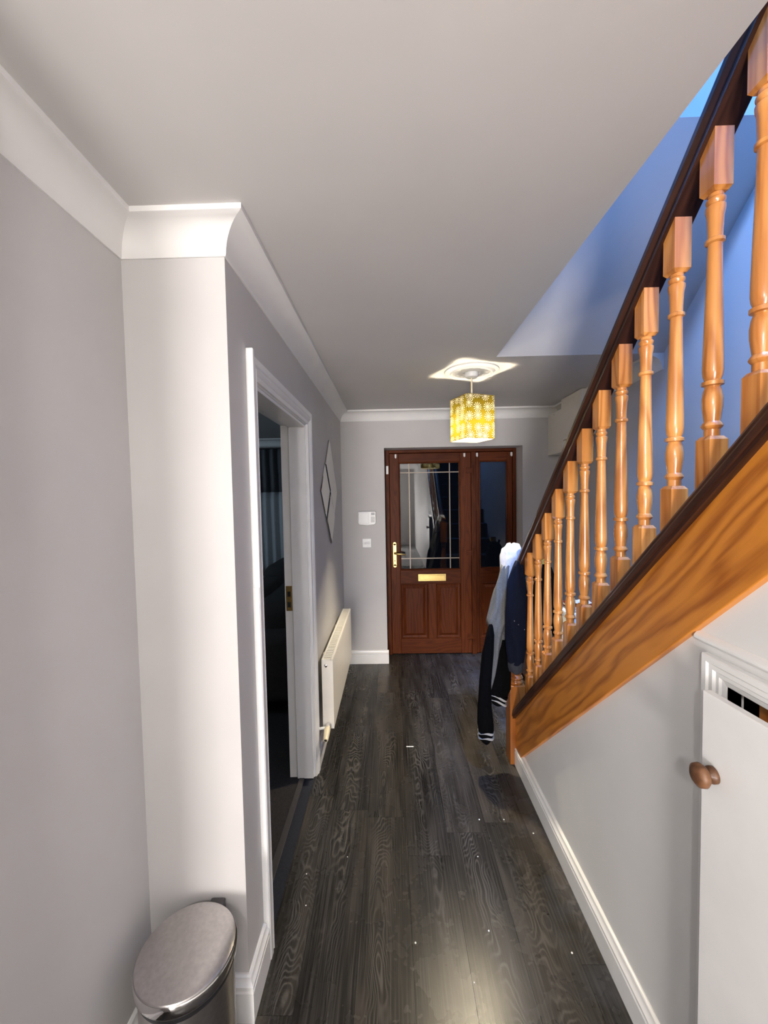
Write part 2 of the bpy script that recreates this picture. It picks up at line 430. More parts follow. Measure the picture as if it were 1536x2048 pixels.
# walls
w = obj('wall_left', MB().box(XLN - .14, XLN, -1.6, YP + .138, 0, ZC + .05), WALL)
struct(w, 'pale grey painted wall on the near left', 'wall')
w = MB()
w.box(XLN, XL - .138, YP, YP + .138, 0, ZC + .02)            # pillar return face
w.box(XL - .138, XL, YP, DY0 - .03, 0, ZC + .02)
w.box(XL - .138, XL, DY1 + .03, 5.5, 0, ZC + .02)
w.box(XL - .138, XL, DY0 - .03, DY1 + .03, DZ + .03, ZC + .02)
o = obj('wall_hall', w, WALL); struct(o, 'pale grey wall with the living-room doorway and bright pillar end', 'wall')
w = MB()
w.box(XL, FX0, YF, YF + .30, 0, ZC + .02); w.box(FX1, XR + .14, YF, YF + .30, 0, ZC + .02)
w.box(FX0, FX1, YF, YF + .30, FZ, ZC + .02)
o = obj('wall_front', w, WALL); struct(o, 'pale grey end wall around the front door', 'wall')
o = obj('wall_right', MB().box(XR, XR + .14, YB, YF, 0, ZT), WALL); struct(o, 'tall grey wall beside the stairs, blue-lit higher up', 'wall')
o = obj('wall_back', MB().box(-2.6, XR + .14, YB - .12, YB, 0, ZT).box(-2.72, -2.6, YB, -1.6, 0, ZC).box(-2.6, XLN - .14, -1.6, -1.48, 0, ZC), WALL); struct(o, 'grey kitchen walls behind the camera', 'wall')
o = obj('floor_kitchen', MB().box(-2.6, XW, YB, -1.0, -.0045, 0), GREYP); struct(o, 'grey kitchen floor behind the camera', 'floor')
# wall below the stair string with the cupboard opening
CY0, CY1, CZ = 0.34, 0.862, 1.172
ln = lambda y: min(2.134 - SL * y + 0.03, ZC)
w = MB()
w.prism([(CY1, 0), (2.24, 0), (2.24, ln(2.24)), (CY1, ln(CY1))], XW, XW + .03, YZ)
w.prism([(CY0, CZ), (CY1, CZ), (CY1, ln(CY1)), (CY0, ln(CY0))], XW, XW + .03, YZ)
yk = (2.164 - ZC) / SL
w.prism([(YB, 0), (CY0, 0), (CY0, ln(CY0)), (yk, ZC), (YB, ZC)], XW, XW + .03, YZ)
o = obj('wall_stair', w, WALL2); struct(o, 'grey triangular wall under the pine stair string', 'wall')
# ceiling slab with the stair opening
w = MB()
w.box(XLN - .14, XE, YB, YF + .3, ZC, ZU); w.box(-2.6, XLN - .14, YB, -1.6, ZC, ZU); w.box(XE, XR, YH, YF + .3, ZC, ZU); w.box(XE, XR, YB, -0.35, ZC, ZU)
o = obj('ceiling', w, CEIL); struct(o, 'white hall ceiling with the stairwell opening', 'ceiling')
# upstairs shell
o = obj('ceiling_soffit', MB().prism([(YH, ZC + .0008), (1.612, 3.02), (1.712, 3.02), (YH, ZC + .13)], XE - .02, XR, YZ), WALL)
struct(o, 'sloping blue-grey soffit over the stairs', 'ceiling')
w = MB().box(XLN - .14, XR + .14, YB, YF + .3, ZT, ZT + .1)
o = obj('ceiling_upstairs', w, CEIL); struct(o, 'white upstairs ceiling above the stairwell', 'ceiling')
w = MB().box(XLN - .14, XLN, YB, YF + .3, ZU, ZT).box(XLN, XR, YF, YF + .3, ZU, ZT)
o = obj('wall_upstairs', w, BLUELIT); struct(o, 'upstairs wall with blue light put into its colour, glimpsed above the stair soffit', 'wall')
# living room shell
w = MB().box(-4.3, -4.18, .3, 5.5, 0, ZC).box(-4.3, XL - .138, .18, .3, 0, ZC).box(-4.3, XL - .138, 5.4, 5.52, 0, ZC)
o = obj('wall_living', w, WALL); struct(o, 'dim walls of the living room seen through the doorway', 'wall')
o = obj('ceiling_living', MB().box(-4.3, XLN - .14, .18, 5.52, ZC, ZC + .1).box(XLN - .14, XL - .138, YF + .3, 5.52, ZC, ZC + .1), CEIL)
struct(o, 'dim living-room ceiling', 'ceiling')
o = obj('floor_living', MB().box(-4.3, XL - .07, .18, 5.52, -.1, -.002), LIVFLR); struct(o, 'dark carpet of the living room', 'floor')
o = obj('floor_threshold', MB().box(XL - .085, XL - .055, DY0, DY1, -.002, .004), DARKG, bevel=.002); struct(o, 'dark metal threshold strip in the living-room doorway', 'threshold')

# cornices (one mitred run per wall)
cp = [(0, ZC - .092), (.006, ZC - .092), (.008, ZC - .086)]
for k in range(9):
    a = PI / 2 * k / 8; cp.append((.080 - .070 * math.cos(a) , ZC - .084 + .070 * math.sin(a) ))
cp = [(0, ZC - .092), (.005, ZC - .092)] + [(.074 - .066 * math.cos(PI / 2 * k / 8) , ZC - .086 + .070 * math.sin(PI / 2 * k / 8)) for k in range(9)] + [(.080, ZC - .014), (.080, ZC), (0, ZC)]
path = [(XLN, -1.6), (XLN, YP), (XL, YP), (XL, YF), (XR, YF), (XR, YH)]
rg = mitre_rings(path, cp, -1, XY)
nm = ['white coved cornice along the near left wall', 'white coved cornice across the pillar end, brightly lit', 'white coved cornice along the hall left wall',
      'white coved cornice above the front door', 'white coved cornice on the stair-side wall ending at the opening']
for i in range(5):
    struct(obj('trim_%d' % (i + 1), MB().rings([rg[i], rg[i + 1]]), COVE, smooth=35), nm[i], 'cornice')
lp = [(-4.18, 5.4), (XL - .138, 5.4)]
struct(obj('trim_6', MB().rings(mitre_rings(lp, cp, -1, XY)), COVE, smooth=35), 'cornice inside the dim living room', 'cornice')

# skirting
def skirt(h=.125, t=.020):
    return [(0, 0), (t, 0), (t, h * .68), (t * .80, h * .70), (t * .80, h * .735), (t * .98, h * .76), (t * .98, h * .82), (t * .70, h * .86), (t * .55, h * .90), (t * .50, h * .97), (t * .2, h), (0, h)]
rg = mitre_rings([(XLN, -1.6), (XLN, YP), (XL, YP), (XL, DY0 - .077)], skirt(.14), -1, XY)
for i, (n, l) in enumerate((('near', 'white skirting along the near left wall by the bin'), ('pillar', 'white skirting across the pillar behind the bin'), ('corner', 'short white skirting between pillar and doorway'))):
    struct(obj('baseboard_' + n, MB().rings([rg[i], rg[i + 1]]), TRIM, smooth=30), l, 'skirting')
rg = mitre_rings([(XL, DY1 + .075), (XL, YF), (FX0 + .012, YF)], skirt(), -1, XY)
struct(obj('baseboard_left', MB().rings(rg[:2]), TRIM, smooth=30), 'white skirting behind the radiator', 'skirting')
struct(obj('baseboard_front', MB().rings(rg[1:]), TRIM, smooth=30), 'white skirting below the light switch', 'skirting')
rg = mitre_rings([(FX1, YF), (XR, YF), (XR, 2.36)], skirt(), -1, XY)
struct(obj('baseboard_corner', MB().rings(rg), TRIM, smooth=30), 'white skirting in the corner beyond the stairs', 'skirting')
rg = mitre_rings([(XW, 2.297), (XW, 0.93)], skirt(.12, .022), -1, XY)
struct(obj('baseboard_stair', MB().rings(rg), TRIM, smooth=30), 'white skirting below the stair string', 'skirting')

# ------------------------------------------------------------------ living-room doorway
d2 = bpy.data.objects.new('door_2', None); COL.objects.link(d2); d2.location = (XL, (DY0 + DY1) / 2, 0)
struct(d2, 'white painted open doorway into the dark living room', 'doorway')
JX = XL - .140
obj('jamb', MB().box(JX, XL, DY1, DY1 + .03, 0, DZ + .03), TRIM, d2)
obj('jamb', MB().box(JX, XL, DY0 - .03, DY0, 0, DZ + .03), TRIM, d2)
obj('jamb_head', MB().box(JX, XL, DY0, DY1, DZ, DZ + .03), TRIM, d2)
obj('door_stop', MB().box(JX + .045, XL - .004, DY1 - .013, DY1, 0, DZ), TRIM, d2, bevel=.002)
obj('door_stop', MB().box(JX + .045, XL - .004, DY0, DY0 + .013, 0, DZ), TRIM, d2, bevel=.002)
obj('door_stop', MB().box(JX + .045, XL - .004, DY0, DY1, DZ - .013, DZ), TRIM, d2, bevel=.002)
def arch_prof(wd=.070, t=.022):
    return [(0, 0), (0, t * .45), (wd * .10, t * .62), (wd * .22, t * .62), (wd * .28, t * .80), (wd * .42, t * .98), (wd * .50, t * .80), (wd * .55, t * .80), (wd * .62, t), (wd * .92, t), (wd, t * .85), (wd, 0)]
ap = arch_prof()
ar = mitre_rings([(DY0 - .005, 0), (DY0 - .005, DZ + .005), (DY1 + .005, DZ + .005), (DY1 + .005, 0)], ap, 1, lambda u, v, h: (XL + h, u, v))
for i in range(3): obj('architrave', MB().rings([ar[i], ar[i + 1]]), TRIM, d2, smooth=30)
obj('architrave_block', MB().box(XL, XL + .024, DY0 - .077, DY0 - .060, 1.30, DZ + .092), TRIM, d2, bevel=.003)
sp_ = obj('strike_plate', MB().box(JX + .006, JX + .040, DY1 - .003, DY1 + .001, 0.96, 1.10), OLDBR, d2, bevel=.001)
sp_['label'] = 'aged brass strike plate'
obj('keyhole', MB().box(JX + .014, JX + .032, DY1 - .0036, DY1 - .002, 0.98, 1.01).box(JX + .014, JX + .032, DY1 - .0036, DY1 - .002, 1.04, 1.07), BLACKP, sp_)

# ------------------------------------------------------------------ front door
d1 = bpy.data.objects.new('door_1', None); COL.objects.link(d1); d1.location = ((FX0 + FX1) / 2, 3.95, 0)
struct(d1, 'brown hardwood front door with leaded glass and glazed sidelight', 'front door')
YD = 3.94
def bxo(name, x0, x1, y0, y1, z0, z1, m, par, bv=.004): return obj(name, MB().box(x0, x1, y0, y1, z0, z1), m, par, bevel=bv)
fr0, fr1 = FX0 + .002, FX1 - .002
bxo('frame_post', fr0, fr0 + .042, YD - .012, YD + .07, 0, FZ - .002, SAPV, d1)
bxo('frame_post', fr1 - .032, fr1, YD - .012, YD + .07, 0, FZ - .002, SAPV, d1)
bxo('frame_mullion', .786, .832, YD - .006, YD + .07, 0, FZ - .03, SAPV, d1)
bxo('frame_head', fr0 + .042, fr1 - .032, YD - .012, YD + .07, FZ - .03, FZ - .002, SAPH, d1)
bxo('frame_sill', fr0 + .042, fr1 - .032, YD + .035, YD + .10, 0.0, .012, DARKG, d1)
bxo('lock_keep', fr0 + .012, fr0 + .034, YD - .0155, YD - .012, 1.80, 1.88, WHITEP, d1, .001)
LX0, LX1, LZ1 = -.012, .784, 2.000
GX0, GX1, GZ0, GZ1 = .079, .680, .848, 1.913
leaf = bxo('door_leaf', LX0, GX0, YD, YD + .045, .008, LZ1, SAPV, d1)
bxo('stile', GX1, LX1, YD, YD + .045, .008, LZ1, SAPV, leaf)
bxo('top_rail', GX0, GX1, YD, YD + .045, GZ1, LZ1, SAPH, leaf)
bxo('mid_rail', GX0, GX1, YD, YD + .045, .715, GZ0, SAPH, leaf)
bxo('bottom_rail', GX0, GX1, YD, YD + .045, .008, .157, SAPH, leaf)
bxo('muntin', .355, .430, YD, YD + .045, .157, .715, SAPV, leaf)
def raised(name, x0, x1, z0, z1, par):
    b = MB(); m1, m2, m3 = .012, .030, .052
    def ring(i, y): return [(x0 + i, y, z0 + i), (x1 - i, y, z0 + i), (x1 - i, y, z1 - i), (x0 + i, y, z1 - i)]
    b.rings([ring(0, YD + .030), ring(0, YD + .004), ring(m1 * .5, YD + .002), ring(m1, YD + .014), ring(m2, YD + .018), ring(m3, YD + .006), ring(m3 + .004, YD + .005)])
    return obj(name, b, SAPV, par)
raised('panel', GX0, .355, .157, .715, leaf); raised('panel', .430, GX1, .157, .715, leaf)
def bead(x0, x1, z0, z1, par, y=YD):
    pr = [(0, 0), (0, .004), (.006, .006), (.012, -.004), (.012, -.02), (0, -.02)]
    pth = [(x0, z0), (x1, z0), (x1, z1), (x0, z1)]
    P = mitre_rings([pth[-1]] + pth + [pth[0]], pr, 1, lambda u, v, h: (u, y - h, v))
    for i in range(1, 5): obj('glazing_bead', MB().rings([P[i], P[i + 1] if i < 4 else P[1]]), SAPH, par)
# explicit closed mitre ring
def bead(x0, x1, z0, z1, par, m=SAPH):
    pr = [(0, 0), (0, .004), (.006, .006), (.012, -.004), (.012, -.02), (0, -.02)]
    def corner(cx, cz, sx, sz): return [(cx + sx * o, YD - h, cz + sz * o) for o, h in pr]
    C = [corner(x0, z0, 1, 1), corner(x1, z0, -1, 1), corner(x1, z1, -1, -1), corner(x0, z1, 1, -1)]
    for i in range(4): obj('glazing_bead', MB().rings([C[i], C[(i + 1) % 4]]), m, par)
bead(GX0, GX1, GZ0, GZ1, leaf)
obj('glass_pane', MB().box(GX0, GX1, YD + .018, YD + .024, GZ0, GZ1), GLASS, leaf)
for x in (.181, .578): obj('lead_strip', MB().box(x - .005, x + .005, YD + .0165, YD + .018, GZ0 + .01, GZ1 - .01), LEAD, leaf)
for z in (.962, 1.812): obj('lead_strip', MB().box(GX0 + .01, GX1 - .01, YD + .0160, YD + .018, z - .005, z + .005), LEAD, leaf)
lp_ = bxo('letter_plate', .255, .530, YD - .006, YD, .738, .808, BRASS, leaf, .002); lp_['label'] = 'polished brass letter plate'
bxo('letter_flap', .270, .515, YD - .010, YD - .006, .752, .795, BRASS, leaf, .002)
hp = MB().box(.012, .044, YD - .008, YD, .895, 1.115).lathe([(.0158, -.008), (.0158, 0)], (.028, YD, .895), 16, 1).lathe([(.0158, -.008), (.0158, 0)], (.028, YD, 1.115), 16, 1)
hp = obj('handle_plate', hp, BRASS, leaf, smooth=30); hp['label'] = 'brass lever handle plate'
obj('lever_handle', MB().tube([(.028, YD - .006, 1.022), (.028, YD - .05, 1.022), (.040, YD - .058, 1.022), (.085, YD - .058, 1.018), (.128, YD - .055, 1.010), (.135, YD - .052, 1.008)], [.010, .009, .010, .009, .008, .004], 12), BRASS, leaf, smooth=60)
obj('keyhole', MB().lathe([(.006, -.010), (.006, -.007)], (.028, YD, .945), 12, 1), BLACKP, leaf)
# sidelight
SX0, SX1 = .834, 1.188
sl_ = bxo('sidelight', SX0, .865, YD + .004, YD + .045, .008, LZ1, SAPV, d1)
bxo('stile', 1.142, SX1, YD + .004, YD + .045, .008, LZ1, SAPV, sl_)
bxo('top_rail', .865, 1.142, YD + .004, YD + .045, 1.915, LZ1, SAPH, sl_)
bxo('mid_rail', .865, 1.142, YD + .004, YD + .045, .720, .856, SAPH, sl_)
bxo('bottom_rail', .865, 1.142, YD + .004, YD + .045, .008, .157, SAPH, sl_)
raised('panel', .865, 1.142, .157, .720, sl_)
bead(.865, 1.142, .856, 1.915, sl_)
obj('glass_pane', MB().box(.865, 1.142, YD + .018, YD + .024, .856, 1.915), GLASS, sl_)
for z0 in (.150, .985, 1.795):
    h = bxo('hinge', .735, .786, YD - .008, YD, z0, z0 + .055, SAPH, d1, .003)
    obj('hinge_pin', MB().lathe([(.006, -.012), (.006, .085)], (.806, YD - .010, z0 - .008), 10), SAPV, h, smooth=40)
    obj('hinge_leaf', MB().box(.786, .815, YD - .010, YD - .004, z0 + .004, z0 + .051), SAPH, h)
for x in (.051, .720, .843, 1.176):
    c = bxo('blind_bracket', x - .009, x + .009, YD - .018, YD, 1.958, 1.992, WHITEP, d1, .003)
    obj('bracket_clip', MB().box(x - .005, x + .005, YD - .022, YD - .016, 1.952, 1.975), WHITEP, c)
o = obj('floor_porch', MB().box(-1, 2.2, 4.2, 6.5, -.12, -.05), CAVIT); struct(o, 'dark paving outside the front door', 'paving')

# ------------------------------------------------------------------ cupboard under the stairs
d3 = bpy.data.objects.new('door_3', None); COL.objects.link(d3); d3.location = (XW, (CY0 + CY1) / 2, 0)
struct(d3, 'white cupboard door under the stairs standing slightly open', 'cupboard door')
ap2 = [(0, -.035), (0, .002), (.010, .004), (.014, .008), (.022, .008), (.026, .013), (.036, .013), (.040, .017), (.052, .017), (.054, .014), (.054, 0), (.03, -.001), (.03, -.035)]
ar = mitre_rings([(CY0 + .0, 0), (CY0 + .0, CZ), (CY1, CZ), (CY1, 0)], ap2, 1, lambda u, v, h: (XW - h, u, v))
for i in range(3): obj('architrave', MB().rings([ar[i], ar[i + 1]]), TRIM, d3, smooth=30)
obj('ledge_moulding', MB().prism([(0, 1.243), (-.006, 1.246), (-.012, 1.252), (-.012, 1.258), (-.005, 1.266), (0, 1.268)], .12, .945, lambda u, v, h: (XW + u, h, v)), TRIM, d3, smooth=30)
# leaf: free edge swung out into the hall
ang = math.radians(2.6); hx, hy = XW - .018, .36
def lf(u, n, z): return (hx - u * math.sin(ang) + n * math.cos(ang), hy + u * math.cos(ang) + n * math.sin(ang), z)
LW = .497
lv = [lf(u, n, z) for u in (0, LW) for n in (-.018, 0) for z in (.015, 1.168)]
leaf3 = obj('door_leaf', MB().add(lv, [(0, 1, 3, 2), (4, 6, 7, 5), (0, 4, 5, 1), (2, 3, 7, 6), (0, 2, 6, 4), (1, 5, 7, 3)]), TRIM, d3, bevel=.002)
kb = MB().lathe([(.012, 0), (.017, -.003), (.017, -.010), (.010, -.015), (.010, -.018), (.019, -.022), (.024, -.029), (.023, -.038), (.015, -.044), (.004, -.046)], (0, 0, 0), 24, 0)
kc = lf(LW - .035, -.018, 1.005)
kb.v = [(x * math.cos(ang) + kc[0], x * math.sin(ang) + y + kc[1], z + kc[2]) for x, y, z in kb.v]
k_ = obj('knob', kb, OLDW, leaf3, smooth=60); k_['label'] = 'turned brown wooden knob'
t = thing('storage_rack', 'brown wooden rack just visible inside the stair cupboard', 'rack', (.98, .60, 0))
for z in (.12, .60, 1.09): obj('shelf', MB().box(.762, 1.12, .42, .845, z, z + .02), PINE, t)
for x in (.775, 1.10):
    for y in (.42, .825): obj('post', MB().box(x, x + .02, y, y + .02, 0, 1.14), PINE, t)
obj('back_board', MB().box(1.12, 1.13, .42, .845, 0, 1.14), PINE, t)

# ------------------------------------------------------------------ staircase
st = thing('staircase', 'pine staircase with turned balusters and dark brown handrail', 'staircase', (1.1, 2.3, 0))
RISE, GO = .2208, .24
for k in range(1, 12):
    y1 = 2.335 - GO * (k - 1); z = RISE * k
    obj('tread', MB().box(.742, XR - .003, y1 - GO - .004, y1 + .018, z - .028, z), CARPET, st, bevel=.006)
    obj('riser', MB().box(.742, XR - .003, y1 - .018, y1 - .004, z - RISE, z - .028), CARPET, st)
obj('string_board', MB().prism([(2.302, max(.005, 2.134 - SL * 2.302)), (2.302, 2.407 - SL * 2.302), (-.35, 2.407 + SL * .35), (-.35, 2.134 + SL * .35)], .706, .742, YZ), PINEB, st, bevel=.003)
cs = math.cos(math.atan(SL))
def raked(prof, off, y0, y1):
    """profile (x, n) with n = vertical offset, extruded along the rake line z = off - SL*y"""
    return MB().rings([[(x, y, off - SL * y + n / cs) for x, n in prof] for y in (y0, y1)])
obj('string_capping', raked([(.685, 0), (.685, .012), (.688, .018), (.688, .024), (.692, .031), (.752, .031), (.756, .024), (.756, 0)], 2.407, 2.302, -.35), DARKW, st, smooth=20)
obj('capping_bead', raked([(.690, -.010), (.690, 0), (.706, 0), (.706, -.010)], 2.407, 2.302, -.35), DARKW, st)
obj('handrail', raked([(.692, 0), (.692, .010), (.697, .018), (.697, .024), (.688, .034), (.690, .050), (.700, .060), (.722, .064), (.744, .060), (.754, .050), (.756, .034), (.747, .024), (.747, .018), (.752, .010), (.752, 0)], 3.195, 2.302, .05), DARKW, st, smooth=35)
# balusters: square blocks with turned shaft
BY0 = 1.037
prof = [(.0150, 1.595), (.0150, 1.622), (.0185, 1.626), (.0205, 1.630), (.0185, 1.635), (.0150, 1.640), (.0165, 1.652), (.0192, 1.672), (.0195, 1.690), (.0170, 1.708), (.0142, 1.716), (.0150, 1.718), (.0205, 1.720), (.0205, 1.728), (.0150, 1.731), (.0180, 1.740), (.0194, 1.752), (.0192, 1.775), (.0172, 1.86), (.0150, 1.94), (.0134, 2.022), (.0134, 2.026), (.0180, 2.029), (.0180, 2.036), (.0140, 2.039), (.0140, 2.050), (.0155, 2.085), (.0182, 2.098), (.0182, 2.106), (.0145, 2.110), (.0178, 2.116), (.0178, 2.121), (.0145, 2.125), (.0145, 2.145)]
b = MB().lathe([(r, z - BY0 * 0) for r, z in prof], (0, 0, 0), 18)
h_ = .0205
def block(zs_bot, zs_top, rake_bot, rake_top):
    m = MB(); e = .003; o = []
    pts = [(-h_, -h_), (h_, -h_), (h_, h_), (-h_, h_)]
    def ring(s, f): return [(x * s, y * s, f(y * s)) for x, y in pts]
    fb = (lambda y: zs_bot - SL * y) if rake_bot else (lambda y: zs_bot)
    ft = (lambda y: zs_top - SL * y) if rake_top else (lambda y: zs_top)
    r = []
    if not rake_bot: r += [ring(.72, lambda y: zs_bot - .004), ring(1, lambda y: zs_bot + .004)]
    else: r += [ring(1, fb)]
    if not rake_top: r += [ring(1, lambda y: zs_top - .004), ring(.72, lambda y: zs_top + .004)]
    else: r += [ring(1, ft)]
    return m.rings(r)
zb0 = 2.448 - SL * BY0 - .004; zt0 = 3.197 - SL * BY0
for mm in (block(zb0, 1.603, True, False), block(2.136, zt0, False, True)): b.add(mm.v, mm.f)
bm_ = mesh('baluster', b, PINE, 35)
for i in range(-3, 11):
    y = .917 + .1178 * i
    link('baluster', bm_, st, (.722, y, SL * (BY0 - y)))
# newel post: square base, turned centre, square top, cap
n = MB(); nx, ny, nh = .721, 2.345, .045
n.box(nx - nh, nx + nh, ny - nh, ny + nh, .0, .470)
n.lathe([(.040, .47), (.044, .485), (.036, .498), (.043, .508), (.036, .518), (.030, .525), (.040, .545), (.043, .565), (.034, .590), (.030, .598), (.040, .606), (.034, .615), (.040, .66), (.036, .76), (.030, .86), (.038, .875), (.030, .89), (.040, .91), (.040, .93)], (nx, ny, 0), 24)
n.box(nx - nh, nx + nh, ny - nh, ny + nh, .925, 1.200)
nw = obj('newel_post', n, PINEN, st, smooth=30, bevel=.002)
obj('newel_cap', MB().lathe([(.030, 1.200), (.046, 1.206), (.046, 1.214), (.026, 1.222), (.038, 1.236), (.040, 1.250), (.030, 1.266), (.010, 1.274)], (nx, ny, 0), 24), PINEN, nw, smooth=50)

# ------------------------------------------------------------------ pendants
def pendant(label, group, x, y, rot, rose=True):
    p = thing('pendant_lamp', label, 'lamp', (x, y, ZC), group)
    if rose:
        r = obj('ceiling_rose', MB().lathe([(.170, ZC), (.170, ZC - .006), (.160, ZC - .013), (.150, ZC - .015), (.146, ZC - .011), (.138, ZC - .012), (.132, ZC - .020), (.122, ZC - .021), (.116, ZC - .012), (.080, ZC - .011), (.070, ZC - .016), (.056, ZC - .016), (.050, ZC - .010), (.03, ZC - .010)], (x, y, 0), 48), COVE, p, smooth=40)
        for k in range(12):
            a = 2 * PI * k / 12
            obj('rose_petal', MB().lathe([(.001, -.004), (.008, -.003), (.011, 0)], (x + .098 * math.cos(a), y + .098 * math.sin(a), ZC - .011), 10), COVE, r, smooth=60)
    obj('canopy', MB().lathe([(.042, ZC - .010), (.043, ZC - .030), (.036, ZC - .040), (.012, ZC - .046)], (x, y, 0), 28), WHITEP, p, smooth=40)
    obj('cord', MB().tube([(x, y, ZC - .040), (x, y, 2.20)], .0055, 8), CREAM, p, smooth=60)
    obj('lamp_holder', MB().lathe([(.012, 2.205), (.019, 2.195), (.019, 2.150), (.014, 2.145)], (x, y, 0), 20), WHITEP, p, smooth=40)
    obj('bulb', MB().lathe([(.0300, 2.0845), (.0297, 2.080), (.0285, 2.073), (.024, 2.063), (.014, 2.055), (.003, 2.052)], (x, y, 0), 20), BULB, p, smooth=60)
    obj('bulb_collar', MB().lathe([(.013, 2.150), (.018, 2.135), (.026, 2.108), (.0298, 2.090), (.0303, 2.0840)], (x, y, 0), 20), WHITEP, p, smooth=60)
    # shade: four thin panels round an open top and bottom
    s, t_, z0, z1 = .100, .0015, 1.938, 2.205
    c, sn = math.cos(rot), math.sin(rot)
    me = bpy.data.meshes.new('lamp_shade'); bm = bmesh.new(); uvl = bm.loops.layers.uv.new('uv')
    cor = [(-s, -s), (s, -s), (s, s), (-s, s)]
    for q in range(4):
        a, d = cor[q], cor[(q + 1) % 4]
        qs = [(*a, z0), (*d, z0), (*d, z1), (*a, z1)]
        f = bm.faces.new([bm.verts.new((x + v[0] * c - v[1] * sn, y + v[0] * sn + v[1] * c, v[2])) for v in qs])
        for lo, uv in zip(f.loops, ((0, 0), (.2, 0), (.2, z1 - z0), (0, z1 - z0))): lo[uvl].uv = (uv[0] + q * .31, uv[1] + q * .17)
    bmesh.ops.remove_doubles(bm, verts=bm.verts, dist=1e-5)
    bm.to_mesh(me); bm.free(); me.materials.append(SHADE); me.materials.append(LINER)
    so = link('lamp_shade', me, p)
    md = so.modifiers.new('thickness', 'SOLIDIFY'); md.thickness = .002; md.material_offset = 1
    for z in (z0, z1):
        for q in range(4):
            a, d = cor[q], cor[(q + 1) % 4]
            P = [(x + v[0] * c - v[1] * sn, y + v[0] * sn + v[1] * c, z) for v in (a, d)]
            obj('shade_wire', MB().tube(P, .002, 6), BRASS, so)
    for v in cor[:2]:
        P = [(x + k * (v[0] * c - v[1] * sn), y + k * (v[0] * sn + v[1] * c), 2.190) for k in (-1, -.2)]
        obj('shade_strut', MB().tube(P, .0015, 6), WHITEP, so)
        P = [(x + k * (v[0] * c - v[1] * sn), y + k * (v[0] * sn + v[1] * c), 2.190) for k in (.2, 1)]
        obj('shade_strut', MB().tube(P, .0015, 6), WHITEP, so)
    return p
pendant('daisy-patterned square pendant lamp glowing before the front door', None, .525, 2.587, math.radians(22))

# bare pendant behind the camera: the light that falls on the pillar and throws the bin's shadow
bx_, by_ = -.28, -.80
p = thing('bare_bulb_pendant', 'bare bulb hanging on a cord behind the camera', 'lamp', (bx_, by_, ZC))
obj('canopy', MB().lathe([(.042, ZC), (.043, ZC - .020), (.012, ZC - .036)], (bx_, by_, 0), 24), WHITEP, p, smooth=40)
obj('cord', MB().tube([(bx_, by_, ZC - .03), (bx_, by_, 2.13)], .004, 8), WHITEP, p)
obj('lamp_holder', MB().lathe([(.012, 2.135), (.019, 2.125), (.019, 2.085), (.014, 2.08)], (bx_, by_, 0), 20), WHITEP, p, smooth=40)
obj('bulb', MB().lathe([(.012, 2.08), (.016, 2.065), (.028, 2.045), (.032, 2.022), (.028, 1.998), (.014, 1.985), (.003, 1.982)], (bx_, by_, 0), 20), BULB2, p, smooth=60)
# ------------------------------------------------------------------ radiator
ra = thing('radiator', 'cream panel radiator on the hall left wall', 'radiator', (-.39, 2.83, .23))
RY0, RY1, RZ0, RZ1, RX0, RX1 = 2.300, 3.350, .225, .640, -.425, -.358
obj('front_panel', MB().box(RX1 - .012, RX1, RY0 + .004, RY1 - .004, RZ0, RZ1 - .006), RADW, ra, bevel=.005)
obj('back_panel', MB().box(RX0, RX0 + .012, RY0 + .004, RY1 - .004, RZ0, RZ1 - .006), RADW, ra, bevel=.005)
obj('end_cover', MB().box(RX0, RX1, RY0, RY0 + .006, RZ0, RZ1), RADW, ra, bevel=.002)
obj('end_cover', MB().box(RX0, RX1, RY1 - .006, RY1, RZ0, RZ1), RADW, ra, bevel=.002)
tg = obj('top_frame', MB().box(RX0, RX0 + .010, RY0, RY1, RZ1 - .006, RZ1 + .001).box(RX1 - .016, RX1, RY0, RY1, RZ1 - .006, RZ1 + .001), RADW, ra, bevel=.001)
for k in range(40):
    y = RY0 + .02 + k * (RY1 - RY0 - .04) / 39
    obj('grille_bar', MB().box(RX0 + .010, RX1 - .016, y - .008, y + .008, RZ1 - .006, RZ1 - .001), RADW, tg)
obj('seam', MB().box(RX1 - .0135, RX1 - .012, RY0, RY1, RZ1 - .001, RZ1 + .0015), GREYP, ra)
obj('vent_plug', MB().lathe([(.010, 0), (.010, -.006), (.006, -.008)], (-.400, RY0, RZ1 - .035), 16, 1), CHROME, ra, smooth=40)
obj('vent_pin', MB().lathe([(.003, 0), (.003, -.004)], (-.400, RY0 - .008, RZ1 - .035), 8, 1), BLACKP, ra)
vt = obj('valve_tail', MB().lathe([(.011, 0), (.011, -.045)], (-.392, RY0, RZ0 + .030), 14, 1), CHROME, ra, smooth=40)
obj('valve_head', MB().tube([(-.392, RY0 - .030, RZ0 + .028), (-.392, RY0 - .050, RZ0 + .020), (-.393, RY0 - .105, RZ0 - .006)], [.014, .019, .015], 16), CREAM, vt, smooth=50)
obj('valve_socket', MB().tube([(-.393, RY0 - .103, RZ0 - .005), (-.393, RY0 - .1065, RZ0 - .0066)], .008, 12), BLACKP, vt)
obj('pipe', MB().tube([(-.392, RY0 - .030, RZ0 + .020), (-.405, RY0 - .028, RZ0 + .02), (-.430, RY0 - .026, RZ0 + .018), (-.446, RY0 - .024, RZ0 + .012), (-.461, RY0 - .020, RZ0 + .008)], .008, 10), WHITEP, ra, smooth=60)
for y in (2.55, 3.1): obj('wall_bracket', MB().box(-.461, RX0, y - .02, y + .02, .30, .58), RADW, ra)

